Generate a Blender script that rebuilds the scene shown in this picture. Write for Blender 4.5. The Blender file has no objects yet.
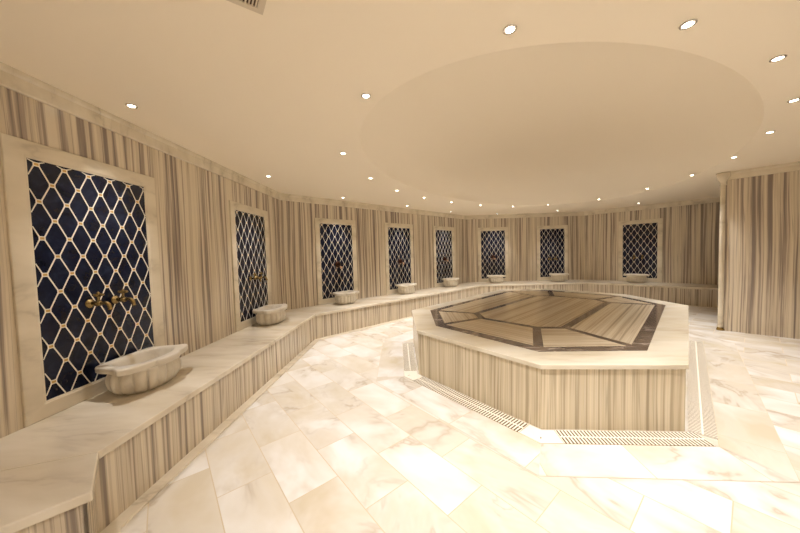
import bpy, math, random
from mathutils import Matrix, Vector

random.seed(7)
SC = bpy.context.scene
COL = SC.collection
S2 = math.sqrt(0.5)
ZT = 2.731          # ceiling
ZB = 0.4676         # bench top
ZS = 0.557          # platform top
CAMH = 1.5

# ------------------------------------------------------------------ helpers
class MB:
    """collects polygons with uv and material index, links ONE mesh object"""
    def __init__(s):
        s.v = []; s.f = []; s.uv = []; s.mi = []; s.sm = []
    def poly(s, pts, uv=None, mi=0, smooth=False):
        n = len(s.v); s.v += [tuple(p) for p in pts]
        s.f.append(tuple(range(n, n + len(pts))))
        s.uv.append(uv or [(p[0], p[1]) for p in pts]); s.mi.append(mi); s.sm.append(smooth)
    def box(s, x0, x1, y0, y1, z0, z1, mi=0, uvax='x'):
        P = lambda x, y, z: (x, y, z)
        def U(p):
            if uvax == 'x': return (p[0] + p[1], p[2])
            return (p[2], p[0] + p[1])
        for q in ([(x0,y0,z0),(x1,y0,z0),(x1,y0,z1),(x0,y0,z1)], [(x1,y1,z0),(x0,y1,z0),(x0,y1,z1),(x1,y1,z1)],
                  [(x0,y1,z0),(x0,y0,z0),(x0,y0,z1),(x0,y1,z1)], [(x1,y0,z0),(x1,y1,z0),(x1,y1,z1),(x1,y0,z1)],
                  [(x0,y0,z1),(x1,y0,z1),(x1,y1,z1),(x0,y1,z1)], [(x0,y1,z0),(x1,y1,z0),(x1,y0,z0),(x0,y0,z0)]):
            s.poly(q, [U(p) for p in q], mi)
    def prism(s, pl, z0, z1, uvf=None, mi=0, uoff=0.0):
        """vertical prism on a CCW plan polygon"""
        uvf = uvf or (lambda x, y: (x, y))
        s.poly([(x, y, z1) for x, y in pl], [uvf(x, y) for x, y in pl], mi)
        s.poly([(x, y, z0) for x, y in reversed(pl)], [uvf(x, y) for x, y in reversed(pl)], mi)
        u = uoff
        for i in range(len(pl)):
            a, b = pl[i], pl[(i + 1) % len(pl)]
            L = math.dist(a, b)
            s.poly([(a[0],a[1],z0),(b[0],b[1],z0),(b[0],b[1],z1),(a[0],a[1],z1)], [(u,z0),(u+L,z0),(u+L,z1),(u,z1)], mi)
            u += L
    def rings(s, rings, closed=True, cap0=True, cap1=True, mi=0, smooth=True):
        for r0, r1 in zip(rings[:-1], rings[1:]):
            n = len(r0)
            for i in range(n if closed else n - 1):
                j = (i + 1) % n
                s.poly([r0[i], r0[j], r1[j], r1[i]], None, mi, smooth)
        if cap0: s.poly(list(reversed(rings[0])), None, mi)
        if cap1: s.poly(rings[-1], None, mi)
    def tube(s, path, rad, n=10, mi=0):
        """round tube along a path; rad may be a list"""
        pts = [Vector(p) for p in path]
        if not isinstance(rad, (list, tuple)): rad = [rad] * len(pts)
        rr = []; prev = None
        for i, p in enumerate(pts):
            t = (pts[min(i+1, len(pts)-1)] - pts[max(i-1, 0)]).normalized()
            if prev is None:
                a = Vector((1,0,0)) if abs(t.x) < .8 else Vector((0,0,1))
                a = (a - t * a.dot(t)).normalized()
            else:
                a = (prev - t * prev.dot(t)).normalized()
            prev = a; b = t.cross(a)
            rr.append([tuple(p + (a*math.cos(k*2*math.pi/n) + b*math.sin(k*2*math.pi/n)) * rad[i]) for k in range(n)])
        s.rings(rr, mi=mi)
    def lathe(s, prof, axis='z', o=(0,0,0), n=20, mi=0):
        """prof = list of (r, h); axis z up, or 'y' meaning out of the wall (-y)"""
        rr = []
        for r, h in prof:
            ring = []
            for k in range(n):
                a = k * 2 * math.pi / n; c, d = r*math.cos(a), r*math.sin(a)
                ring.append((o[0]+c, o[1]+d, o[2]+h) if axis == 'z' else (o[0]+c, o[1]-h, o[2]+d))
            rr.append(ring)
        if axis == 'y': pass
        s.rings(rr, mi=mi)
    def build(s, name, mats, parent=None, bevel=0.0, weld=True, seg=2):
        me = bpy.data.meshes.new(name)
        me.from_pydata(s.v, [], s.f)
        uvl = me.uv_layers.new(name='UVMap')
        for pg, uv in zip(me.polygons, s.uv):
            for li, c in zip(pg.loop_indices, uv): uvl.data[li].uv = c
        for pg, m, sm in zip(me.polygons, s.mi, s.sm):
            pg.material_index = m; pg.use_smooth = sm
        for m in (mats if isinstance(mats, (list, tuple)) else [mats]): me.materials.append(m)
        if weld:
            import bmesh
            bm = bmesh.new(); bm.from_mesh(me)
            bmesh.ops.remove_doubles(bm, verts=bm.verts, dist=1e-5)
            bmesh.ops.recalc_face_normals(bm, faces=bm.faces)
            bm.to_mesh(me); bm.free()
        o = bpy.data.objects.new(name, me); COL.objects.link(o)
        if parent: o.parent = parent
        if bevel:
            md = o.modifiers.new('Bevel', 'BEVEL'); md.width = bevel; md.segments = seg; md.limit_method = 'ANGLE'
            md.angle_limit = math.radians(40)
        return o

def tag(o, label=None, cat=None, group=None, kind=None):
    if label: o['label'] = label
    if cat: o['category'] = cat
    if group: o['group'] = group
    if kind: o['kind'] = kind
    return o
def empty(name, loc, rz=0.0):
    o = bpy.data.objects.new(name, None); COL.objects.link(o)
    o.location = loc; o.rotation_euler = (0, 0, rz); o.empty_display_size = .1
    return o
def copy_thing(root, loc, rz):
    r = root.copy(); COL.objects.link(r); r.location = loc; r.rotation_euler = (0, 0, rz)
    for ch in list(root.children):
        c = ch.copy(); COL.objects.link(c); c.parent = r
        for g in list(ch.children):
            d = g.copy(); COL.objects.link(d); d.parent = c
    return r

# ------------------------------------------------------------------ materials
class NT:
    def __init__(s, name):
        s.m = bpy.data.materials.new(name); s.m.use_nodes = True
        s.t = s.m.node_tree; s.t.nodes.clear()
        s.out = s.n('ShaderNodeOutputMaterial'); s.b = s.n('ShaderNodeBsdfPrincipled')
        s.l(s.b.outputs[0], s.out.inputs[0])
    def n(s, typ, **kw):
        nd = s.t.nodes.new(typ)
        for k, v in kw.items(): setattr(nd, k, v)
        return nd
    def l(s, a, b): s.t.links.new(a, b)
    def val(s, sock, v):
        if hasattr(v, 'is_output') or isinstance(v, bpy.types.NodeSocket): s.l(v, sock)
        else: sock.default_value = v
    def math(s, op, a, b=0.0, c=None):
        nd = s.n('ShaderNodeMath', operation=op); s.val(nd.inputs[0], a); s.val(nd.inputs[1], b)
        if c is not None: s.val(nd.inputs[2], c)
        return nd.outputs[0]
    def comb(s, x, y, z=0.0):
        nd = s.n('ShaderNodeCombineXYZ')
        for i, v in enumerate((x, y, z)): s.val(nd.inputs[i], v)
        return nd.outputs[0]
    def sep(s, v):
        nd = s.n('ShaderNodeSeparateXYZ'); s.l(v, nd.inputs[0]); return nd.outputs
    def noise(s, vec, scale, detail=2.0, rough=.5, dist=0.0):
        nd = s.n('ShaderNodeTexNoise'); s.l(vec, nd.inputs['Vector'])
        nd.inputs['Scale'].default_value = scale; nd.inputs['Detail'].default_value = detail
        nd.inputs['Roughness'].default_value = rough; nd.inputs['Distortion'].default_value = dist
        return nd.outputs['Fac'] if 'Fac' in nd.outputs else nd.outputs[0]
    def ramp(s, fac, stops, interp='LINEAR'):
        nd = s.n('ShaderNodeValToRGB'); s.l(fac, nd.inputs[0]); cr = nd.color_ramp; cr.interpolation = interp
        while len(cr.elements) > 1: cr.elements.remove(cr.elements[-1])
        cr.elements[0].position = stops[0][0]
        def c4(c): return tuple(c) + (1,) if not isinstance(c, (int, float)) else (c, c, c, 1)
        cr.elements[0].color = c4(stops[0][1])
        for p, c in stops[1:]:
            e = cr.elements.new(p); e.color = c4(c)
        return nd.outputs[0]
    def mix(s, fac, a, b, blend='MIX'):
        nd = s.n('ShaderNodeMix', data_type='RGBA', blend_type=blend); s.val(nd.inputs[0], fac)
        for i, v in ((6, a), (7, b)):
            if isinstance(v, (tuple, list)): nd.inputs[i].default_value = tuple(v) + (1,) if len(v) == 3 else v
            else: s.l(v, nd.inputs[i])
        return nd.outputs[2]
    def fin(s, color, rough=.4, metal=0.0, spec=.5, coat=0.0):
        if isinstance(color, (tuple, list)): s.b.inputs['Base Color'].default_value = tuple(color) + (1,)
        else: s.l(color, s.b.inputs['Base Color'])
        s.val(s.b.inputs['Roughness'], rough)
        s.b.inputs['Metallic'].default_value = metal
        s.b.inputs['Specular IOR Level'].default_value = spec
        s.b.inputs['Coat Weight'].default_value = coat
        s.b.inputs['Coat Roughness'].default_value = .05
        return s.m

def plain(name, col, rough=.5, metal=0.0, spec=.5):
    return NT(name).fin(col, rough, metal, spec)

def striped(name, dark, mid, light, cream, rough=.2, fine=1.0, seed=0.0, contrast=1.0, wander=1.0):
    t = NT(name)
    uv = t.n('ShaderNodeUVMap', uv_map='UVMap').outputs[0]
    x, y, z = t.sep(uv)
    # slow sideways wander of the bands with height
    w = t.noise(t.comb(t.math('MULTIPLY', x, .8), t.math('MULTIPLY', y, .30), seed), 1.3, 1)
    w2 = t.noise(t.comb(t.math('MULTIPLY', x, 2.0), t.math('MULTIPLY', y, .5), seed + 9), 2.0, 1)
    u = t.math('ADD', x, t.math('MULTIPLY', t.math('SUBTRACT', w, .5), .10*wander))
    u = t.math('ADD', u, t.math('MULTIPLY', t.math('SUBTRACT', w2, .5), .016*wander))
    u = t.math('MULTIPLY', u, fine)
    broad = t.noise(t.comb(u, t.math('MULTIPLY', y, .01), seed + 3), 10.0, 1.0, .5)
    midn = t.noise(t.comb(u, t.math('MULTIPLY', y, .012), seed + 17), 24.0, 1.0, .5)
    finen = t.noise(t.comb(u, t.math('MULTIPLY', y, .02), seed + 31), 85.0, 2.0, .6)
    f = t.math('ADD', t.math('MULTIPLY', t.math('SUBTRACT', broad, .5), 1.3*contrast), t.math('MULTIPLY', t.math('SUBTRACT', midn, .5), 1.7*contrast))
    f = t.math('ADD', f, t.math('MULTIPLY', t.math('SUBTRACT', finen, .5), .42*contrast))
    f = t.math('ADD', f, .5)
    col = t.ramp(f, [(.14, dark), (.36, mid), (.44, light), (.58, light), (.68, cream)])
    # occasional thin dark seams
    ln = t.noise(t.comb(u, t.math('MULTIPLY', y, .01), seed + 57), 17.0, 1.0)
    lf = t.ramp(t.math('ABSOLUTE', t.math('SUBTRACT', ln, .47)), [(0.0, .5), (.016, 0.0)])
    col = t.mix(lf, col, tuple(c*.75 for c in dark))
    return t.fin(col, rough, 0, .5)

def marble(name, base, vein, soft, scale=1.6, rough=.18, seed=0.0, amount=.55, sharp=.03, obj=True):
    t = NT(name)
    co = t.n('ShaderNodeTexCoord').outputs['Object']
    mp = t.n('ShaderNodeMapping'); t.l(co, mp.inputs[0]); mp.inputs['Location'].default_value = (seed, seed*1.7, seed*.6)
    mp.inputs['Rotation'].default_value = (.15, .1, .55); mp.inputs['Scale'].default_value = (.75, 2.6, 1.5)
    v = mp.outputs[0]
    n1 = t.noise(v, scale, 4, .55, .35)
    vn = t.ramp(t.math('ABSOLUTE', t.math('SUBTRACT', n1, .5)), [(0, 1.0), (sharp, .30), (sharp*3, 0.0)])
    cloud = t.noise(v, scale*.9, 4, .55, .3)
    cf = t.ramp(cloud, [(.35, 0.0), (.68, 1.0)])
    col = t.mix(cf, base, soft)
    brk = t.ramp(t.noise(v, scale*.9, 2), [(.46, 0.0), (.64, amount)])
    col = t.mix(t.math('MULTIPLY', vn, brk), col, vein)
    return t.fin(col, rough, 0, .5)

def floor_mat(name, border=False):
    t = NT(name)
    if border:
        v2 = t.n('ShaderNodeUVMap', uv_map='UVMap').outputs[0]
    else:
        x, y, z = t.sep(t.n('ShaderNodeTexCoord').outputs['Object'])
        a = math.radians(-48.5); ca, sa = math.cos(a), math.sin(a)
        X = t.math('ADD', t.math('MULTIPLY', x, ca), t.math('MULTIPLY', y, sa))
        Y = t.math('ADD', t.math('MULTIPLY', x, -sa), t.math('MULTIPLY', y, ca))
        v2 = t.comb(t.math('ADD', X, FX), t.math('ADD', Y, FY), 0.0)
    br = t.n('ShaderNodeTexBrick'); t.l(v2, br.inputs['Vector'])
    br.offset = .5; br.offset_frequency = 2; br.squash = 1.0
    br.inputs['Color1'].default_value = (0, 0, 0, 1); br.inputs['Color2'].default_value = (1, 1, 1, 1)
    br.inputs['Mortar'].default_value = (.5, .5, .5, 1)
    br.inputs['Scale'].default_value = 1.0; br.inputs['Mortar Size'].default_value = .0034
    br.inputs['Mortar Smooth'].default_value = .1; br.inputs['Bias'].default_value = 0.0
    br.inputs['Brick Width'].default_value = .69; br.inputs['Row Height'].default_value = .331 if not border else .335
    rnd, mort = br.outputs['Color'], br.outputs['Fac']
    # every tile shows its own piece of stone
    xx, yy, zz = t.sep(v2)
    sh = t.math('MULTIPLY', rnd, 37.0)
    vec = t.comb(t.math('ADD', xx, sh), t.math('MULTIPLY', yy, 1.5), sh)
    n1 = t.noise(vec, 1.3, 4, .55, .5)
    vn = t.ramp(t.math('ABSOLUTE', t.math('SUBTRACT', n1, .5)), [(0, .9), (.025, .25), (.09, 0.0)])
    brk = t.ramp(t.noise(vec, 1.4, 2), [(.42, 0.0), (.60, .7)])
    cloud = t.ramp(t.noise(vec, 1.3, 4, .55, .4), [(.34, 0.0), (.68, 1.0)])
    col = t.mix(cloud, (.745, .735, .725), (.55, .475, .355))
    col = t.mix(t.ramp(rnd, [(0, 0.0), (1, .30)]), col, (.67, .605, .49))
    col = t.mix(t.math('MULTIPLY', vn, brk), col, (.38, .30, .21))
    col = t.mix(mort, col, (.50, .41, .28))
    rough = t.math('ADD', t.math('MULTIPLY', mort, .4), .27)
    return t.fin(col, rough, 0, .5)
FX, FY = .045, .136

M = {}
M['wall'] = striped('zebra_marble', (.245,.196,.166), (.41,.337,.268), (.605,.517,.39), (.71,.622,.485), .22, seed=1.0, fine=1.3, contrast=1.05)
M['bench'] = striped('zebra_marble_bench', (.25,.20,.156), (.395,.325,.246), (.56,.475,.355), (.66,.575,.435), .25, seed=4.0, fine=1.5, contrast=1.05)
M['slab'] = striped('zebra_marble_platform', (.36,.293,.195), (.50,.417,.287), (.61,.525,.375), (.69,.605,.45), .25, seed=8.0, contrast=.9, fine=1.4)
M['inlay'] = striped('inlay_marble', (.36,.29,.20), (.50,.415,.295), (.61,.515,.375), (.68,.585,.435), .2, seed=12.0, contrast=.75, fine=1.8, wander=.25)
M['white'] = marble('cream_marble', (.74,.68,.57), (.38,.31,.25), (.60,.52,.39), 1.5, .16, 2.0)
M['top'] = marble('platform_marble', (.74,.69,.58), (.42,.35,.26), (.62,.54,.40), 1.3, .12, 6.0)
M['frame'] = marble('frame_marble', (.78,.705,.57), (.40,.34,.25), (.66,.585,.45), 2.2, .22, 11.0)
M['basin'] = marble('basin_marble', (.74,.69,.60), (.42,.36,.29), (.60,.54,.44), 3.0, .28, 21.0)
M['dark'] = marble('emperador_marble', (.095,.068,.052), (.55,.47,.40), (.15,.108,.08), 2.6, .12, 31.0, amount=.9, sharp=.012)
M['ceiling'] = plain('ceiling_paint', (.93,.835,.68), .65, spec=.3)
M['dome'] = plain('dome_paint_dim', (.90,.805,.65), .65, spec=.3)  # ceiling paint made darker: the recess's weaker light is put into the colour
M['brass'] = plain('brass', (.34,.25,.11), .24, 1.0)
M['bronze'] = plain('bronze', (.05,.022,.014), .3, 1.0)
M['rose_glint'] = plain('copper_highlight', (.80,.58,.46), .2, 1.0)  # pale metal whose colour carries the highlight under the bronze rosette
M['gold'] = plain('gold_mosaic', (.62,.42,.13), .3, .6)
M['cream'] = plain('cream_mosaic', (.88,.84,.74), .35)
M['plastic'] = plain('grate_plastic', (.86,.81,.70), .4)
M['channel'] = plain('drain_channel', (.13,.08,.03), .6)
M['plate'] = plain('grate_plate', (.82,.76,.66), .45)
M['slot'] = plain('slot', (.10,.08,.06), .7)
M['steel'] = plain('lamp_ring', (.75,.73,.70), .25, 1.0)
M['vent'] = plain('vent_metal', (.66,.57,.44), .4)
M['ventdark'] = plain('vent_shade', (.10,.055,.03), .7)
M['floor'] = floor_mat('floor_marble'); M['border'] = floor_mat('floor_border_marble', True)
def navy():
    t = NT('navy_tile')
    co = t.n('ShaderNodeTexCoord').outputs['Object']
    n = t.noise(co, 9.0, 4, .6, .5)
    col = t.ramp(n, [(.3, (.004,.005,.014)), (.55, (.009,.013,.034)), (.8, (.024,.033,.070))])
    m = t.fin(col, .14, 0, .38)
    bp = t.n('ShaderNodeBump'); bp.inputs['Strength'].default_value = .25; bp.inputs['Distance'].default_value = .01
    t.l(t.noise(co, 22.0, 3), bp.inputs['Height']); t.l(bp.outputs[0], t.b.inputs['Normal'])
    return m
M['navy'] = navy()
def lampmat():
    t = NT('lamp_glow'); t.fin((1,1,1), .4)
    t.b.inputs['Emission Color'].default_value = (1, .86, .66, 1); t.b.inputs['Emission Strength'].default_value = 22.0
    return t.m
M['lamp'] = lampmat()

# ------------------------------------------------------------------ room outline
def isect(p, d, q, e):
    """intersection of lines p+td and q+se"""
    den = d[0]*e[1] - d[1]*e[0]
    t = ((q[0]-p[0])*e[1] - (q[1]-p[1])*e[0]) / den
    return (p[0]+t*d[0], p[1]+t*d[1])
XA = -2.48
P_SW0 = (.21, -1.5)
P_A0 = (XA, 1.19); P_AB = (XA, 5.53); P_BC = (1.93, 9.94); P_CD = (5.86, 9.94); P_DE = (9.90, 5.90)
PIER = (5.42, 5.24); PIER_END = (8.42, 2.24); S_A = (8.42, .2); S_B = (6.72, -1.5)
HALL = [P_SW0, P_A0, P_AB, P_BC, P_CD, P_DE]          # visible chain, clockwise seen from above
def unit(a, b):
    L = math.dist(a, b); return ((b[0]-a[0])/L, (b[1]-a[1])/L)
def inward(d): return (d[1], -d[0])                    # room lies on the right of the chain
def offset_chain(ch, offs):
    """offs: one offset per segment; returns mitred points"""
    ds = [unit(ch[i], ch[i+1]) for i in range(len(ch)-1)]
    base = [(ch[i][0] + inward(ds[i])[0]*offs[i], ch[i][1] + inward(ds[i])[1]*offs[i]) for i in range(len(ds))]
    out = [base[0]]
    for i in range(1, len(ds)): out.append(isect(base[i-1], ds[i-1], base[i], ds[i]))
    e = ch[-1]; n = inward(ds[-1]); out.append((e[0]+n[0]*offs[-1], e[1]+n[1]*offs[-1]))
    return out

def wall_mesh(name, a, b, u0=0.0, th=.12):
    m = MB(); d = unit(a, b); n = inward(d); L = math.dist(a, b)
    A = (a[0]-n[0]*th, a[1]-n[1]*th); B = (b[0]-n[0]*th, b[1]-n[1]*th)
    # a slab of wall: the inner face carries the striped marble
    m.poly([(a[0],a[1],0),(b[0],b[1],0),(b[0],b[1],ZT),(a[0],a[1],ZT)], [(u0,0),(u0+L,0),(u0+L,ZT),(u0,ZT)])
    m.poly([(B[0],B[1],0),(A[0],A[1],0),(A[0],A[1],ZT),(B[0],B[1],ZT)], [(u0,0),(u0+L,0),(u0+L,ZT),(u0,ZT)])
    m.poly([(a[0],a[1],ZT),(b[0],b[1],ZT),(B[0],B[1],ZT),(A[0],A[1],ZT)], [(0,0)]*4)
    m.poly([(A[0],A[1],0),(a[0],a[1],0),(a[0],a[1],ZT),(A[0],A[1],ZT)], [(0,0),(.12,0),(.12,ZT),(0,ZT)])
    m.poly([(b[0],b[1],0),(B[0],B[1],0),(B[0],B[1],ZT),(b[0],b[1],ZT)], [(0,0),(.12,0),(.12,ZT),(0,ZT)])
    o = m.build(name, M['wall']); o['kind'] = 'structure'; return o
wall_mesh('wall_front_left', P_SW0, P_A0, 40)
wall_mesh('wall_left', P_A0, P_AB, 0)
wall_mesh('wall_back_left', P_AB, P_BC, 10)
wall_mesh('wall_back', P_BC, P_CD, 20)
wall_mesh('wall_back_right', P_CD, P_DE, 30)
wall_mesh('wall_far_right', P_DE, (8.42+.06, 2.24+2.2), 50)
wall_mesh('wall_right_return', (8.48, 4.44), (8.48, 2.26), 54)
wall_mesh('wall_right_side', PIER_END, S_A, 58)
wall_mesh('wall_front_right', S_A, S_B, 62)
wall_mesh('wall_front', S_B, P_SW0, 66)
# pier wall that juts into the hall on the right
m = MB(); dP = unit(PIER, PIER_END); nb = (S2, S2)
pa, pb = PIER, PIER_END
pc = (pb[0]+nb[0]*.3, pb[1]+nb[1]*.3); pd = (pa[0]+nb[0]*.3, pa[1]+nb[1]*.3)
L = math.dist(pa, pb); u = 76.4
for a, b in ((pa, pb), (pb, pc), (pc, pd), (pd, pa)):
    l = math.dist(a, b)
    m.poly([(b[0],b[1],0),(a[0],a[1],0),(a[0],a[1],ZT),(b[0],b[1],ZT)], [(u+l,0),(u,0),(u,ZT),(u+l,ZT)]); u += l
o = m.build('wall_right', M['wall']); o['kind'] = 'structure'

# floor
def slab_pts(c, half):
    """point-symmetric octagon from four half vertices, CCW"""
    p = [(c[0]+x, c[1]+y) for x, y in half] + [(c[0]-x, c[1]-y) for x, y in half]
    return p
SCN = (2.19, 4.75)
OUT = slab_pts(SCN, [(-2.19,.05),(-2.137,-1.21),(-1.14,-2.37),(0.0,-2.41)])
DRK = slab_pts(SCN, [(-1.88,0.0),(-1.88,-1.02),(-1.02,-2.06),(-.055,-2.075)])
INN = slab_pts(SCN, [(-1.20,-.33),(-1.20,-.65),(-.68,-1.22),(-.36,-1.25)])
def grow(pl, d):
    """offset a CCW convex polygon outward by d"""
    n = len(pl); out = []
    for i in range(n):
        a, b, c = pl[i-1], pl[i], pl[(i+1) % n]
        d1, d2 = unit(a, b), unit(b, c)
        p = (b[0]+d1[1]*d, b[1]-d1[0]*d); q = (b[0]+d2[1]*d, b[1]-d2[0]*d)
        out.append(isect(p, d1, q, d2))
    return out
m = MB()
FP = [(-2.6,-1.62),(8.6,-1.62),(10.1,6),(10.1,10.1),(-2.6,10.1)]
m.poly([(x,y,0) for x,y in FP]); m.poly([(x,y,-.1) for x,y in reversed(FP)])
for i in range(5):
    a, b = FP[i], FP[(i+1)%5]; m.poly([(a[0],a[1],-.1),(b[0],b[1],-.1),(b[0],b[1],0),(a[0],a[1],0)])
g0, g1 = grow(OUT, -.018), grow(OUT, .50)
for i in range(8):
    j = (i+1) % 8; d = unit(g1[i], g1[j]); k = .0015
    q = [g1[i], g1[j], g0[j], g0[i]]
    q[0] = (q[0][0]+d[0]*k, q[0][1]+d[1]*k); q[3] = (q[3][0]+d[0]*k, q[3][1]+d[1]*k)
    q[1] = (q[1][0]-d[0]*k, q[1][1]-d[1]*k); q[2] = (q[2][0]-d[0]*k, q[2][1]-d[1]*k)
    nrm = (-d[1], d[0])
    uv = [((p[0]-g1[i][0])*d[0]+(p[1]-g1[i][1])*d[1]+.2+i*6.6, (p[0]-g1[i][0])*nrm[0]+(p[1]-g1[i][1])*nrm[1]+i*3.35) for p in q]
    m.poly([(x,y,.002) for x,y in q], uv, 1)
o = m.build('floor', [M['floor'], M['border']], weld=False); o['kind'] = 'structure'

# ceiling with an oval dome
EC, EA, EB, EDIR = (2.38, 4.974), 3.70, 2.16, math.radians(50.0)
def ell(t, k=1.0):
    x, y = EA*k*math.cos(t), EB*k*math.sin(t)
    return (EC[0]+x*math.cos(EDIR)-y*math.sin(EDIR), EC[1]+x*math.sin(EDIR)+y*math.cos(EDIR))
NE_ = 128
m = MB()
def far(p):
    d = unit(EC, p); ts = []
    for (x, s) in ((-2.75, 0), (10.2, 0)):
        if abs(d[0]) > 1e-9: ts.append((x-EC[0])/d[0])
    for y in (-1.8, 10.25):
        if abs(d[1]) > 1e-9: ts.append((y-EC[1])/d[1])
    t = min(v for v in ts if v > 0); return (EC[0]+d[0]*t, EC[1]+d[1]*t)
for i in range(NE_):
    a, b = ell(i*2*math.pi/NE_), ell((i+1)*2*math.pi/NE_); A, B = far(a), far(b)
    m.poly([(*b,ZT),(*a,ZT),(*A,ZT),(*B,ZT)])
    m.poly([(*A,ZT+.1),(*a,ZT+.1),(*b,ZT+.1),(*B,ZT+.1)])
o = m.build('ceiling', M['ceiling']); o['kind'] = 'structure'
m = MB(); rr = []
DH = .32
for k in range(0, 25):
    s = 1 - k/25*.995
    z = ZT + DH*(1-s*s)**.75
    rr.append([(*ell(-i*2*math.pi/NE_, s), z) for i in range(NE_)])
m.rings(rr, cap0=False, cap1=True)
o = m.build('ceiling_dome', M['dome']); o['kind'] = 'structure'

# cornice strips under the ceiling (swept, mitred)
PROF = [(0.0,2.600),(.016,2.600),(.022,2.608),(.022,2.690),(.034,2.700),(.038,2.715),(.038,ZT-.001),(0.0,ZT-.001)]
def sweep(name, ch, i):
    pts = []
    m = MB(); offs = sorted(set(p[0] for p in PROF)); cache = {}
    for o_ in offs: cache[o_] = offset_chain(ch, [o_]*(len(ch)-1))
    ra = [(*cache[x][i], z) for x, z in PROF]; rb = [(*cache[x][i+1], z) for x, z in PROF]
    for k in range(len(PROF)):
        l = (k+1) % len(PROF)
        m.poly([ra[k], rb[k], rb[l], ra[l]])
    m.poly(list(reversed(ra))); m.poly(rb)
    o = m.build(name, M['frame']); o['kind'] = 'structure'
for i in range(5): sweep('trim_%d' % (i+1), HALL, i)
PCH = [(pa[0], pa[1]), (pb[0], pb[1])]
sweep('trim_6', PCH, 0)

# corner column on the pier edge
col = empty('corner_column', (PIER[0]-.004, PIER[1]-.012, 0), math.radians(-45))
tag(col, 'slim cream marble corner column with flared capital at the edge of the right wall', 'column')
m = MB(); m.lathe([(.038,.06),(.034,.09),(.034,2.18),(.037,2.185),(.037,2.20),(.034,2.205),(.034,2.52)], n=20); m.build('shaft', M['frame'], col)
m = MB(); m.lathe([(.034,2.52),(.043,2.523),(.043,2.54),(.038,2.545),(.044,2.58),(.066,2.63),(.084,2.66),(.088,2.70),(.088,ZT-.002)], n=24); m.build('capital', M['frame'], col)
m = MB(); m.lathe([(.050,.003),(.050,.026),(.043,.03),(.044,.05),(.038,.06)], n=20); m.build('base', M['brass'], col)

# ------------------------------------------------------------------ stone bench along the walls
OFFS = [.735, .75, .84, .95, 1.0]
BEND = (-2.0, .71)
D_STOP = (P_CD[0]+S2*4.6, P_CD[1]-S2*4.6)
bch = [BEND, P_A0, P_AB, P_BC, P_CD, D_STOP]
bk = offset_chain(bch, [.002]*5); bf = offset_chain(bch, OFFS); bi = offset_chain(bch, [o_-.022 for o_ in OFFS])
bi2 = offset_chain(bch, [o_-.042 for o_ in OFFS])
bench = empty('stone_bench', (XA+.4, 3.4, 0)); tag(bench, 'long striped marble bench with pale seat running along the left and back walls', 'bench')
bench.location = (0, 0, 0)
for i in range(5):
    pl = [bk[i], bf[i], bf[i+1], bk[i+1]]
    if i == 0:  # free end: slab overhangs the end panel slightly
        d = unit(bch[0], bch[1]); pl[0] = (pl[0][0]-d[0]*.02, pl[0][1]-d[1]*.02); pl[1] = (pl[1][0]-d[0]*.02, pl[1][1]-d[1]*.02)
    m = MB(); m.prism(pl, ZB-.046, ZB); m.build('seat_slab', M['white'], bench, bevel=.006)
    pl = [bi2[i], bi[i], bi[i+1], bi2[i+1]]
    m = MB(); m.prism(pl, 0, ZB-.046, uoff=i*7.3+random.random()); m.build('front_panel', M['bench'], bench)
pl = [bk[0], bi[0], (bi[0][0]-S2*.02, bi[0][1]+S2*.02), (bk[0][0]-S2*.02, bk[0][1]+S2*.02)]
m = MB(); m.prism(pl, 0, ZB-.046, uoff=91.3); m.build('end_panel', M['bench'], bench)
k0 = offset_chain(bch, [o_-.022 for o_ in OFFS]); k1 = offset_chain(bch, [o_+.065 for o_ in OFFS])
for i in range(5):
    m = MB(); m.prism([k0[i], k1[i], k1[i+1], k0[i+1]], .0, .010); m.build('plinth_strip', M['skirt'] if 'skirt' in M else M['frame'], bench)

# ------------------------------------------------------------------ tiled wall panels
NW, NH, FW = .832, 1.613, .115       # inner width, height, frame width
Z0 = ZB + .113                      # inner bottom
def frame_mesh():
    m = MB(); w, W = NW/2, NW/2+FW
    z0, z1 = .113, .113+NH; Z0_, Z1_ = .001, z1+FW
    prof = [(0, 0.0), (0, -.013), (.004, -.016), (.098, -.016), (.106, -.012), (FW, -.011), (FW, 0.0)]  # from outer to inner
    rr = []
    for d, y in prof:
        f = d/FW
        rr.append([(-W+(W-w)*f, y, Z0_+(z0-Z0_)*f), (W-(W-w)*f, y, Z0_+(z0-Z0_)*f), (W-(W-w)*f, y, Z1_-(Z1_-z1)*f), (-W+(W-w)*f, y, Z1_-(Z1_-z1)*f)])
    rr.append(rr[0])
    m.rings(rr, cap0=False, cap1=False, smooth=False)
    return m
def clipseg(p, q, x0, x1, z0, z1):
    t0, t1 = 0.0, 1.0; d = (q[0]-p[0], q[1]-p[1])
    for a, b in ((-d[0], p[0]-x0), (d[0], x1-p[0]), (-d[1], p[1]-z0), (d[1], z1-p[1])):
        if abs(a) < 1e-12:
            if b < 0: return None
        else:
            r = b/a
            if a < 0: t0 = max(t0, r)
            else: t1 = min(t1, r)
    if t0 >= t1: return None
    return (p[0]+d[0]*t0, p[1]+d[1]*t0), (p[0]+d[0]*t1, p[1]+d[1]*t1)
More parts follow.
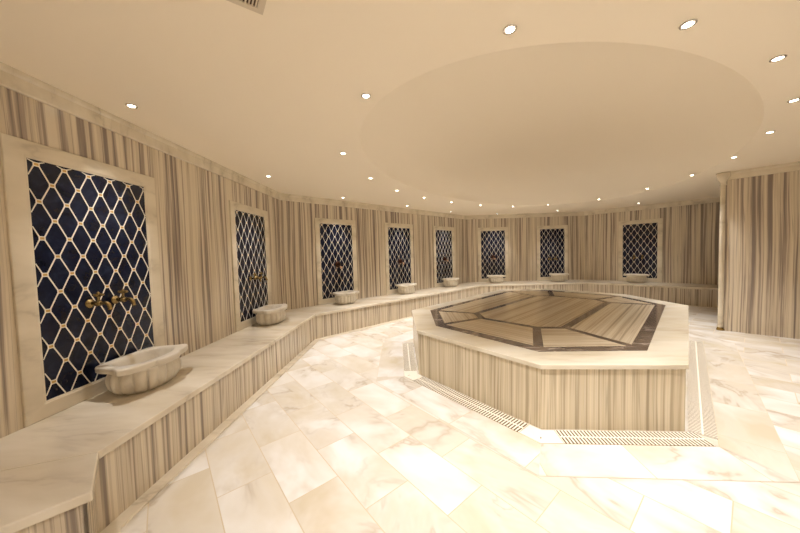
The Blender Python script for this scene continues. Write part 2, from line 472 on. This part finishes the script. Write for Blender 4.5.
def lattice_mesh():
    m = MB(); x0, x1, z0, z1 = -NW/2+.002, NW/2-.002, .115, .113+NH-.002
    px, pz = .1575, .246; yb, yf = -.0055, -.0085
    hw, hh, lw = .0150, .0110, .0036
    def strip(p, q, w, mi=0, y=yf):
        c = clipseg(p, q, x0, x1, z0, z1)
        if not c: return
        p, q = c; d = unit(p, q); nx, nz = -d[1]*w, d[0]*w
        a, b, c2, e = (p[0]-nx,p[1]-nz), (q[0]-nx,q[1]-nz), (q[0]+nx,q[1]+nz), (p[0]+nx,p[1]+nz)
        a, b, c2, e = [(min(max(v[0],x0),x1), min(max(v[1],z0),z1)) for v in (a,b,c2,e)]
        m.poly([(a[0],y,a[1]),(b[0],y,b[1]),(c2[0],y,c2[1]),(e[0],y,e[1])], None, mi)
        m.poly([(a[0],yb,a[1]),(b[0],yb,b[1]),(b[0],y,b[1]),(a[0],y,a[1])], None, mi)
        m.poly([(c2[0],yb,c2[1]),(e[0],yb,e[1]),(e[0],y,e[1]),(c2[0],y,c2[1])], None, mi)
    ax = x0 + .047
    for r in range(0, 15):
        z = z1 - .026 - r*pz/2
        off = 0.0 if r % 2 == 0 else px/2
        for k in range(-2, 8):
            x = ax + off + (k-1)*px
            for s in (-1, 1):
                strip((x+s*hw, z-hh), (x+s*(px/2-hw), z-pz/2+hh), lw)
            strip((x-hw, z+hh), (x+hw, z+hh), lw*.8); strip((x-hw, z-hh), (x+hw, z-hh), lw*.8)
            strip((x-hw, z-hh), (x-hw, z+hh), lw*.8); strip((x+hw, z-hh), (x+hw, z+hh), lw*.8)
            if x0+.008 < x < x1-.008 and z0+.006 < z < z1-.006:
                strip((x-hw+.002, z), (x+hw-.002, z), hh-.002, 1, yf+.0008)
        if r == 0:
            for k in range(-1, 8):
                x = ax + (k-1)*px
                for s in (-1, 1): strip((x+s*hw, z+hh), (x+s*.045, z1+.0), lw)
    return m
niche0 = empty('tiled_wall_panel', (0,0,0))
frame_mesh().build('marble_frame', M['frame'], niche0, bevel=.002)
m = MB(); m.box(-NW/2-.004, NW/2+.004, -.005, 0.0, .109, .117+NH); m.build('navy_tile_field', M['navy'], niche0)
lattice_mesh().build('diamond_lattice', [M['cream'], M['gold']], niche0, weld=False)

# basin ---------------------------------------------------------------
def catmull(pts, n=10):
    out = []; N = len(pts)
    for i in range(N):
        p0, p1, p2, p3 = (Vector(pts[(i+j-1) % N]) for j in range(4))
        for k in range(n):
            t = k/n
            out.append(tuple(.5*((2*p1)+(-p0+p2)*t+(2*p0-5*p1+4*p2-p3)*t*t+(-p0+3*p1-3*p2+p3)*t**3)))
    return out
def radial(poly, th):
    d = (math.cos(th), math.sin(th)); best = 0
    for i in range(len(poly)):
        a, b = poly[i], poly[(i+1) % len(poly)]
        e = (b[0]-a[0], b[1]-a[1]); den = d[0]*e[1]-d[1]*e[0]
        if abs(den) < 1e-12: continue
        t = (a[0]*e[1]-a[1]*e[0])/den; s = (a[0]*d[1]-a[1]*d[0])/den
        if t > 0 and -1e-6 <= s <= 1+1e-6: best = max(best, t)
    return best
def basin_mesh():
    # plan outline of the rim, y negative = towards the room
    half = [(.0,-.236),(.07,-.231),(.105,-.214),(.118,-.198),(.15,-.190),(.22,-.172),(.285,-.14),(.318,-.108),(.325,-.085),(.308,-.062),(.288,-.02),(.275,.06),(.262,.13),(.225,.178),(.12,.192),(.0,.194)]
    pl = half + [(-x, y) for x, y in reversed(half[1:-1])]
    pl = catmull(pl, 6)
    n = 168
    th = [2*math.pi*k/n for k in range(n)]
    rim = [radial(pl, t) for t in th]
    def ring_rim(k, z): return [(rim[i]*k*math.cos(t), rim[i]*k*math.sin(t), z) for i, t in enumerate(th)]
    def ring_ell(a, b, z, fl=0.0, p=2.4):
        out = []
        for t in th:
            c, s = math.cos(t), math.sin(t)
            r = (abs(c/a)**p + abs(s/b)**p)**(-1/p)
            r *= 1 - fl*(1-abs(math.sin(8*t))**.55)
            out.append((r*c, r*s, z))
        return out
    A, B = .256, .196
    rr = [ring_ell(A*.66, B*.66, 0.0, .03), ring_ell(A*.76, B*.76, .005, .08), ring_ell(A*.87, B*.87, .022, .14), ring_ell(A*.95, B*.95, .05, .16), ring_ell(A*.99, B*.99, .085, .16),
          ring_ell(A, B, .115, .16), ring_ell(A*.985, B*.985, .142, .145), ring_ell(A*.945, B*.945, .165, .09), ring_ell(A*.91, B*.91, .180, .04), ring_ell(A*.93, B*.93, .190, 0),
          ring_rim(.955, .196), ring_rim(.985, .200), ring_rim(1.0, .208), ring_rim(1.0, .232), ring_rim(.99, .241), ring_rim(.965, .245),
          ring_ell(.232, .150, .245), ring_ell(.224, .143, .240), ring_ell(.215, .136, .215), ring_ell(.20, .126, .15), ring_ell(.165, .10, .08), ring_ell(.09, .055, .055)]
    m = MB(); m.rings(rr)
    return m
basin0 = empty('marble_basin', (0,0,0))
basin_mesh().build('bowl', M['basin'], basin0)
m = MB(); m.lathe([(.024,.0),(.024,.004),(.018,.005),(.006,.003)], n=16, o=(0,0,.056)); m.build('drain_plug', M['brass'], basin0)

# taps -----------------------------------------------------------------
def tap_brass():
    t = empty('wall_tap', (0,0,0))
    m = MB(); m.lathe([(.031,0),(.033,.006),(.028,.014),(.017,.020),(.015,.026)], 'y', n=22); m.build('rosette', M['brass'], t)
    m = MB(); m.tube([(0,-.02,0),(0,-.045,0),(0,-.052,0),(0,-.07,0),(0,-.082,0),(0,-.09,0)], [.012,.013,.020,.022,.018,.013], 14); m.build('body', M['brass'], t)
    m = MB(); m.tube([(0,-.085,0),(0,-.105,.004),(0,-.125,.002),(0,-.140,-.010),(0,-.147,-.030),(0,-.148,-.042),(0,-.148,-.046)], [.012,.012,.013,.013,.012,.012,.015], 14); m.build('spout', M['brass'], t)
    m = MB(); m.tube([(0,-.068,.018),(0,-.068,.030),(0,-.068,.042),(0,-.068,.048)], [.012,.008,.008,.012], 12)
    for k in range(4):
        a = k*math.pi/2+.4; c, s = math.cos(a), math.sin(a)
        m.tube([(0,-.068,.052),(c*.018,-.068+s*.018,.056),(c*.028,-.068+s*.028,.062)], [.007,.007,.010], 8)
    m.tube([(0,-.068,.050),(0,-.068,.062),(0,-.068,.074),(0,-.068,.082)], [.011,.009,.010,.003], 10)
    m.build('handle', M['brass'], t)
    return t
def tap_bronze():
    t = empty('wall_spout', (0,0,0))
    m = MB(); m.lathe([(.072,0),(.074,.010),(.068,.022),(.054,.036),(.034,.046),(.012,.050),(.002,.051)], 'y', n=28); m.build('rosette', M['bronze'], t)
    m = MB(); m.tube([(0,-.03,-.03),(0,-.08,-.035),(0,-.11,-.045),(0,-.125,-.07),(0,-.127,-.09)], [.022,.020,.020,.019,.022], 14); m.build('spout', M['rose_glint'], t)
    m = MB()
    for s in (-1, 1): m.tube([(s*.02,-.04,-.05),(s*.055,-.055,-.058),(s*.075,-.06,-.058),(s*.082,-.06,-.058)], [.013,.013,.019,.010], 12)
    m.build('handle', M['rose_glint'], t)  # pale handles enlarged to widen the painted highlight
    return t
brass0, bronze0 = tap_brass(), tap_bronze()

PAN = [((XA,2.24),(0,1)), ((XA,4.48),(0,1)), ((-1.617,6.393),(S2,S2)), ((-.270,7.740),(S2,S2)), ((1.068,9.078),(S2,S2)),
       ((2.818,9.94),(1,0)), ((4.79,9.94),(1,0)), ((6.872,8.928),(S2,-S2))]
WHICH = ['nearest the camera on the left wall', 'second from the camera, farther along the left wall', 'leftmost of three on the angled back-left wall',
         'middle of three on the angled back-left wall', 'rightmost of three on the angled back-left wall', 'left one of two on the flat back wall',
         'right one of two on the flat back wall', 'alone on the angled wall at right']
BOUT = [.245, .245, .28, .26, .26, .34, .34, .33]
BALONG = [.072, .02, 0.0, -.05, -.05, -.02, .03, -.02]
BROT = [.0]*8
BLAB = ['large fluted marble basin nearest the camera, below two brass taps on the left', 'fluted marble basin second from the camera, near the end of the left bench',
        'marble basin below the leftmost bronze spout, just past the left bench corner', 'marble basin under the middle panel of the angled back-left wall',
        'marble basin under the rightmost panel of the angled back-left wall', 'marble basin on the back bench under the left back-wall panel with bronze spout',
        'marble basin on the back bench under the right back-wall panel', 'marble basin on the right-hand bench under the angled right wall panel']
first = {'tap': True, 'sp': True}
for i, ((cx, cy), d) in enumerate(PAN):
    rz = math.atan2(d[1], d[0]); n = inward(d)
    at = lambda a, o_, z: (cx + d[0]*a + n[0]*o_, cy + d[1]*a + n[1]*o_, z)
    if i == 0: p = niche0; p.location = (cx, cy, ZB); p.rotation_euler = (0, 0, rz)
    else: p = copy_thing(niche0, (cx, cy, ZB), rz)
    if i > 1: p.scale = (.965, 1, 1)
    tag(p, 'navy lattice tile panel ' + WHICH[i], 'tile panel', 'framed navy tile panels around the walls')
    loc = at(BALONG[i], BOUT[i], ZB+.0005)
    if i == 0: b = basin0; b.location = loc; b.rotation_euler = (0, 0, rz+BROT[i])
    else: b = copy_thing(basin0, loc, rz+BROT[i])
    if i > 1: b.scale = (.92, .96, 1.0)
    tag(b, BLAB[i], 'basin', 'fluted marble basins on the bench')
    if i in (0, 1, 6, 7):
        for s, nm in ((-1, 'left'), (1, 'right')):
            loc = at(s*.095-.02, .0105, 1.188)
            if first['tap']: t = brass0; t.location = loc; t.rotation_euler = (0, 0, rz); first['tap'] = False; t.scale = (1.1, 1.1, 1.1)
            else: t = copy_thing(brass0, loc, rz)
            tag(t, '%s brass tap on the panel %s' % (nm, WHICH[i]), 'tap', 'brass taps on the tile panels')
    else:
        loc = at(0, .0105, 1.305)
        if first['sp']: t = bronze0; t.location = loc; t.rotation_euler = (0, 0, rz); first['sp'] = False
        else: t = copy_thing(bronze0, loc, rz)
        tag(t, 'round bronze spout on the panel %s' % WHICH[i], 'spout', 'bronze spouts on the tile panels')

# ------------------------------------------------------------------ central platform
plat = empty('stone_platform', (0, 0, 0))
tag(plat, 'large octagonal heated marble platform with dark inlay pattern in the middle of the hall', 'platform')
BODY = grow(OUT, -.018)
BIN = grow(OUT, -.045)
for i in range(8):
    j = (i+1) % 8
    m = MB(); m.prism([BODY[i], BODY[j], BIN[j], BIN[i]], 0, ZS-.04, uoff=i*5.7); m.build('side_panel', M['slab'], plat)
m = MB(); m.prism(OUT, ZS-.04, ZS); m.build('top_slab', M['top'], plat, bevel=.006)
m = MB(); m.prism(DRK, ZS-.002, ZS+.003); m.build('dark_border', M['dark'], plat)
def clip_half(pl, p, nrm):
    out = []
    for k in range(len(pl)):
        a, b = pl[k], pl[(k+1) % len(pl)]
        da = (a[0]-p[0])*nrm[0]+(a[1]-p[1])*nrm[1]; db = (b[0]-p[0])*nrm[0]+(b[1]-p[1])*nrm[1]
        if da >= 0: out.append(a)
        if da*db < 0:
            t = da/(da-db); out.append((a[0]+(b[0]-a[0])*t, a[1]+(b[1]-a[1])*t))
    return out
def shrink(pl, offs):
    out = pl[:]
    for k in range(len(pl)):
        a, b = pl[k], pl[(k+1) % len(pl)]; d = unit(a, b); nrm = (-d[1], d[0])
        out = clip_half(out, (a[0]+nrm[0]*offs[k], a[1]+nrm[1]*offs[k]), nrm)
    return out
def stripe_uv(d, u0): return lambda x, y: (-x*d[1]+y*d[0]+u0, x*d[0]+y*d[1])
for i in range(8):
    j = (i+1) % 8
    pl = shrink([DRK[i], DRK[j], INN[j], INN[i]], [.125, .045, .05, .045])
    m = MB(); m.prism(pl, ZS+.0005, ZS+.006, stripe_uv(unit(DRK[i], DRK[j]), i*9.1)); m.build('inlay_panel', M['inlay'], plat)
pl = shrink(INN, [.05]*8)
m = MB(); m.prism(pl, ZS+.0005, ZS+.006, stripe_uv(unit((0,0),(.70,.714)), 80)); m.build('center_panel', M['inlay'], plat)

# drain grates round the platform
G0, G1 = grow(OUT, .0), grow(OUT, .165)
GL = ['drain grate along the short left side of the platform', 'slotted drain grate along the front-left side of the platform',
      'slotted drain grate along the front side of the platform', 'slotted drain grate along the right side of the platform']
for i in (0, 1, 2, 3):
    j = (i+1) % 8
    a, b = OUT[i], OUT[j]; d = unit(a, b); L = math.dist(a, b)
    o_ = empty('drain_grate', (*a, .002), math.atan2(d[1], d[0])); tag(o_, GL[i], 'drain grate', 'slotted grates round the platform')
    e0 = .108 if i in (1, 2) else .03; e1 = .108 if i in (0, 1) else (.03 if i == 3 else -.05)
    y0, y1 = -.165, -.0
    m = MB(); m.box(e0, L-e1, y0, y1, .0, .002); m.build('channel', M['channel'], o_)
    m = MB(); m.box(e0, L-e1, -.089, -.077, .002, .0052)
    N = int((L-e0-e1)/.0268)
    for k in range(N+1):
        x = e0 + (L-e0-e1)*k/N
        m.box(max(e0, x-.0063), min(L-e1, x+.0063), y0, y1, .0022, .0048)
    m.build('bars', M['plastic'], o_, weld=False)
for i, lb in ((1, 'cream corner cover of the drain at the left corner of the platform'), (2, 'cream corner cover of the drain at the front corner of the platform')):
    c = OUT[i]; dp = unit(OUT[i-1], c); dn = unit(c, OUT[(i+1) % 8])
    o_ = empty('drain_corner_cover', (*c, .002)); tag(o_, lb, 'drain cover', 'corner covers of the drain')
    rel = lambda p: (p[0]-c[0], p[1]-c[1])
    A0, A1 = rel(G0[i]), rel(G1[i])
    n1, n2 = (dp[1], -dp[0]), (dn[1], -dn[0])
    q = [(-dp[0]*.10+n1[0]*.0, -dp[1]*.10+n1[1]*.0), (-dp[0]*.10+n1[0]*.165, -dp[1]*.10+n1[1]*.165), A1, (dn[0]*.10+n2[0]*.165, dn[1]*.10+n2[1]*.165), (dn[0]*.10+n2[0]*.0, dn[1]*.10+n2[1]*.0), A0]
    m = MB(); m.prism(q, 0, .006); m.build('plate', M['plate'], o_, bevel=.002)
    bis = unit((0,0), A1); per = (-bis[1], bis[0])
    m = MB()
    for s, k, l in ((0, .115, .022), (-.055, .09, .03), (.055, .09, .03)):
        dd = unit((0,0), (bis[0]+per[0]*s*9, bis[1]+per[1]*s*9))
        p = (bis[0]*k+per[0]*s, bis[1]*k+per[1]*s); e = (-dd[1]*.004, dd[0]*.004)
        m = MB(); ms = M['slot'] if s == 0 else M['plate']; m.prism([(p[0]-e[0]-dd[0]*l/2, p[1]-e[1]-dd[1]*l/2), (p[0]-e[0]+dd[0]*l/2, p[1]-e[1]+dd[1]*l/2), (p[0]+e[0]+dd[0]*l/2, p[1]+e[1]+dd[1]*l/2), (p[0]+e[0]-dd[0]*l/2, p[1]+e[1]-dd[1]*l/2)][::-1], .0055, .0066)
        m.build('slot', ms, o_)

# ------------------------------------------------------------------ ceiling lights
RING = [(-.771,3.511,'leftmost downlight of the dome ring'), (-.307,2.285,'downlight close to the near left edge of the dome'),
 (.589,1.686,'left one of the two highest downlights in the photo, near the top edge'), (1.579,1.722,'right one of the two highest downlights in the photo, near the top edge'),
 (2.484,2.073,'downlight at upper right, between the highest pair and the rightmost one'), (3.351,2.678,'rightmost downlight, at the very right edge of the photo'),
 (4.018,3.406,'downlight just below the rightmost one, right of the dome'), (4.603,4.307,'downlight closest above the corner column capital'),
 (4.957,5.293,'downlight just left of the corner column capital'), (5.04,6.35,'second downlight left of the corner column capital'),
 (4.763,7.479,'third downlight left of the column, above the gap between the two right panels'), (3.795,8.093,'far dome-ring downlight in front of the right back-wall panel'),
 (2.90,8.227,'far dome-ring downlight in front of the left back-wall panel'), (1.897,7.783,'far dome-ring downlight in front of the back left wall corner'),
 (1.048,7.172,'far left dome-ring downlight, in line with the panel beside the wall corner'), (.344,6.476,'left dome-ring downlight, seen between the middle and right angled-wall panels'),
 (-.218,5.672,'left dome-ring downlight, in line with the middle angled-wall panel'), (-.600,4.687,'second leftmost downlight of the dome ring, behind the leftmost one')]
OUTER = [(-2.165,2.266,'lone downlight over the panel nearest the camera'), (-2.101,4.354,'downlight over the second panel on the left wall'),
 (-1.388,6.159,'downlight close to the cornice over the leftmost angled-wall panel'), (-.045,7.47,'downlight close to the cornice over the middle angled-wall panel'),
 (1.267,8.82,'downlight close to the cornice over the rightmost angled-wall panel'), (2.88,9.62,'downlight close to the cornice over the left back-wall panel'),
 (4.70,9.40,'bright downlight close to the cornice over the right back-wall panel'), (6.45,8.42,'downlight close to the cornice over the panel on the angled right wall')]
SPOT_W = 171.0
def spot_data(name, w, ang, blend):
    ld = bpy.data.lights.new(name, 'SPOT'); ld.energy = w; ld.color = (1.0, .96, .935)
    ld.spot_size = math.radians(ang); ld.spot_blend = blend; ld.shadow_soft_size = .03
    return ld
LD_R = spot_data('ring_beam', SPOT_W, 82, 1.0)
LD_O = spot_data('outer_beam', SPOT_W*.55, 72, 1.0)
dl0 = empty('downlight', (0,0,0))
m = MB(); m.lathe([(.024,-.001),(.036,-.001),(.038,-.003),(.036,-.006),(.028,-.007),(.024,-.004),(.024,-.001)], n=24); 
m.build('trim_ring', M['steel'], dl0)
m = MB(); m.lathe([(.0235,-.0015),(.0235,-.005),(.016,-.0075),(.004,-.0085)], n=20); m.build('lamp', M['lamp'], dl0)
frst = True
for lst, ld, grp in ((RING, LD_R, 'downlights in the ring around the dome'), (OUTER, LD_O, 'downlights along the wall over the tile panels')):
    for x, y, lb in lst:
        if frst: t = dl0; t.location = (x, y, ZT); frst = False
        else: t = copy_thing(dl0, (x, y, ZT), 0)
        tag(t, 'recessed ' + lb if not lb.startswith(('left one','right one')) else lb, 'downlight', grp)
for lst, ld in ((RING, LD_R), (OUTER, LD_O)):
    for x, y, lb in lst:
        so = bpy.data.objects.new('spot_beam', ld); COL.objects.link(so); so.location = (x, y, ZT-.014)

# added spots without fittings, unseen behind the camera, to brighten the ceiling by bounce
LD_B = spot_data('rear_fill', SPOT_W*.66, 120, 1.0)
for x, y in ((-.5,-.1),(.6,-.75),(1.8,-.9),(3.0,-.9),(4.2,-.7),(-.1,-.9)):
    so = bpy.data.objects.new('spot_beam', LD_B); COL.objects.link(so); so.location = (x, y, ZT-.014)

# ceiling vent
vt = empty('ceiling_vent', (-.791, 1.299, ZT), math.radians(36.87)); tag(vt, 'slatted air vent in the ceiling at the top edge of the photo', 'air vent')
m = MB(); w, h = .30, .15
m.box(-w/2-.03, w/2+.03, -h/2-.03, -h/2, -.008, -.0005); m.box(-w/2-.03, w/2+.03, h/2, h/2+.03, -.008, -.0005)
m.box(-w/2-.03, -w/2, -h/2, h/2, -.008, -.0005); m.box(w/2, w/2+.03, -h/2, h/2, -.008, -.0005); m.build('frame', M['vent'], vt)
m = MB(); m.box(-w/2, w/2, -h/2, h/2, -.002, -.0005); m.build('duct_shade', M['ventdark'], vt)  # flat dark sheet painting the shade between the slats
for k in range(20):
    x = -w/2 + w*(k+.5)/20
    m = MB(); m.box(x-.0032, x+.0032, -h/2, h/2, -.009, -.003); m.build('slat', M['vent'], vt)

# put the two big pieces' own origins at their bases
for root, loc in ((bench, (-2.1, 3.3, 0)), (plat, (SCN[0], SCN[1], 0))):
    root.location = loc
    for ch in root.children: ch.location = (-loc[0], -loc[1], 0)

# ------------------------------------------------------------------ world, camera, view
w = bpy.data.worlds.new('World'); SC.world = w; w.use_nodes = True
w.node_tree.nodes['Background'].inputs[0].default_value = (.05,.04,.03,1); w.node_tree.nodes['Background'].inputs[1].default_value = .0

F = 289.5; PT = math.radians(2.4787); RL = math.radians(1.6368); TH = math.radians(2.04)
c, s = math.cos(PT), math.sin(PT)
fwd = Vector((0, c, -s)); up = Vector((0, s, c)); rt = Vector((1, 0, 0))
cr, sr = math.cos(RL), math.sin(RL)
r2 = rt*cr - up*sr; u2 = rt*sr + up*cr
Rz = Matrix.Rotation(TH, 3, 'Z')
X, Y, Zc = Rz @ r2, Rz @ u2, Rz @ (-fwd)
cam = bpy.data.cameras.new('camera'); co = bpy.data.objects.new('camera', cam); COL.objects.link(co)
mw = Matrix((( X.x, Y.x, Zc.x, 0), (X.y, Y.y, Zc.y, 0), (X.z, Y.z, Zc.z, CAMH), (0,0,0,1)))
co.matrix_world = mw
cam.sensor_width = 36; cam.sensor_fit = 'HORIZONTAL'; cam.lens = F/800*36; cam.clip_start = .02
SC.camera = co
SC.view_settings.view_transform = 'Standard'; SC.view_settings.look = 'None'; SC.view_settings.gamma = 1.0
SC.view_settings.use_curve_mapping = False; SC.view_settings.exposure = 0.0
SC.cycles.use_denoising = True
SC.cycles.max_bounces = 10; SC.cycles.diffuse_bounces = 6; SC.cycles.glossy_bounces = 4
SC.cycles.sample_clamp_indirect = 6.0
SC.cycles.caustics_reflective = False; SC.cycles.caustics_refractive = False
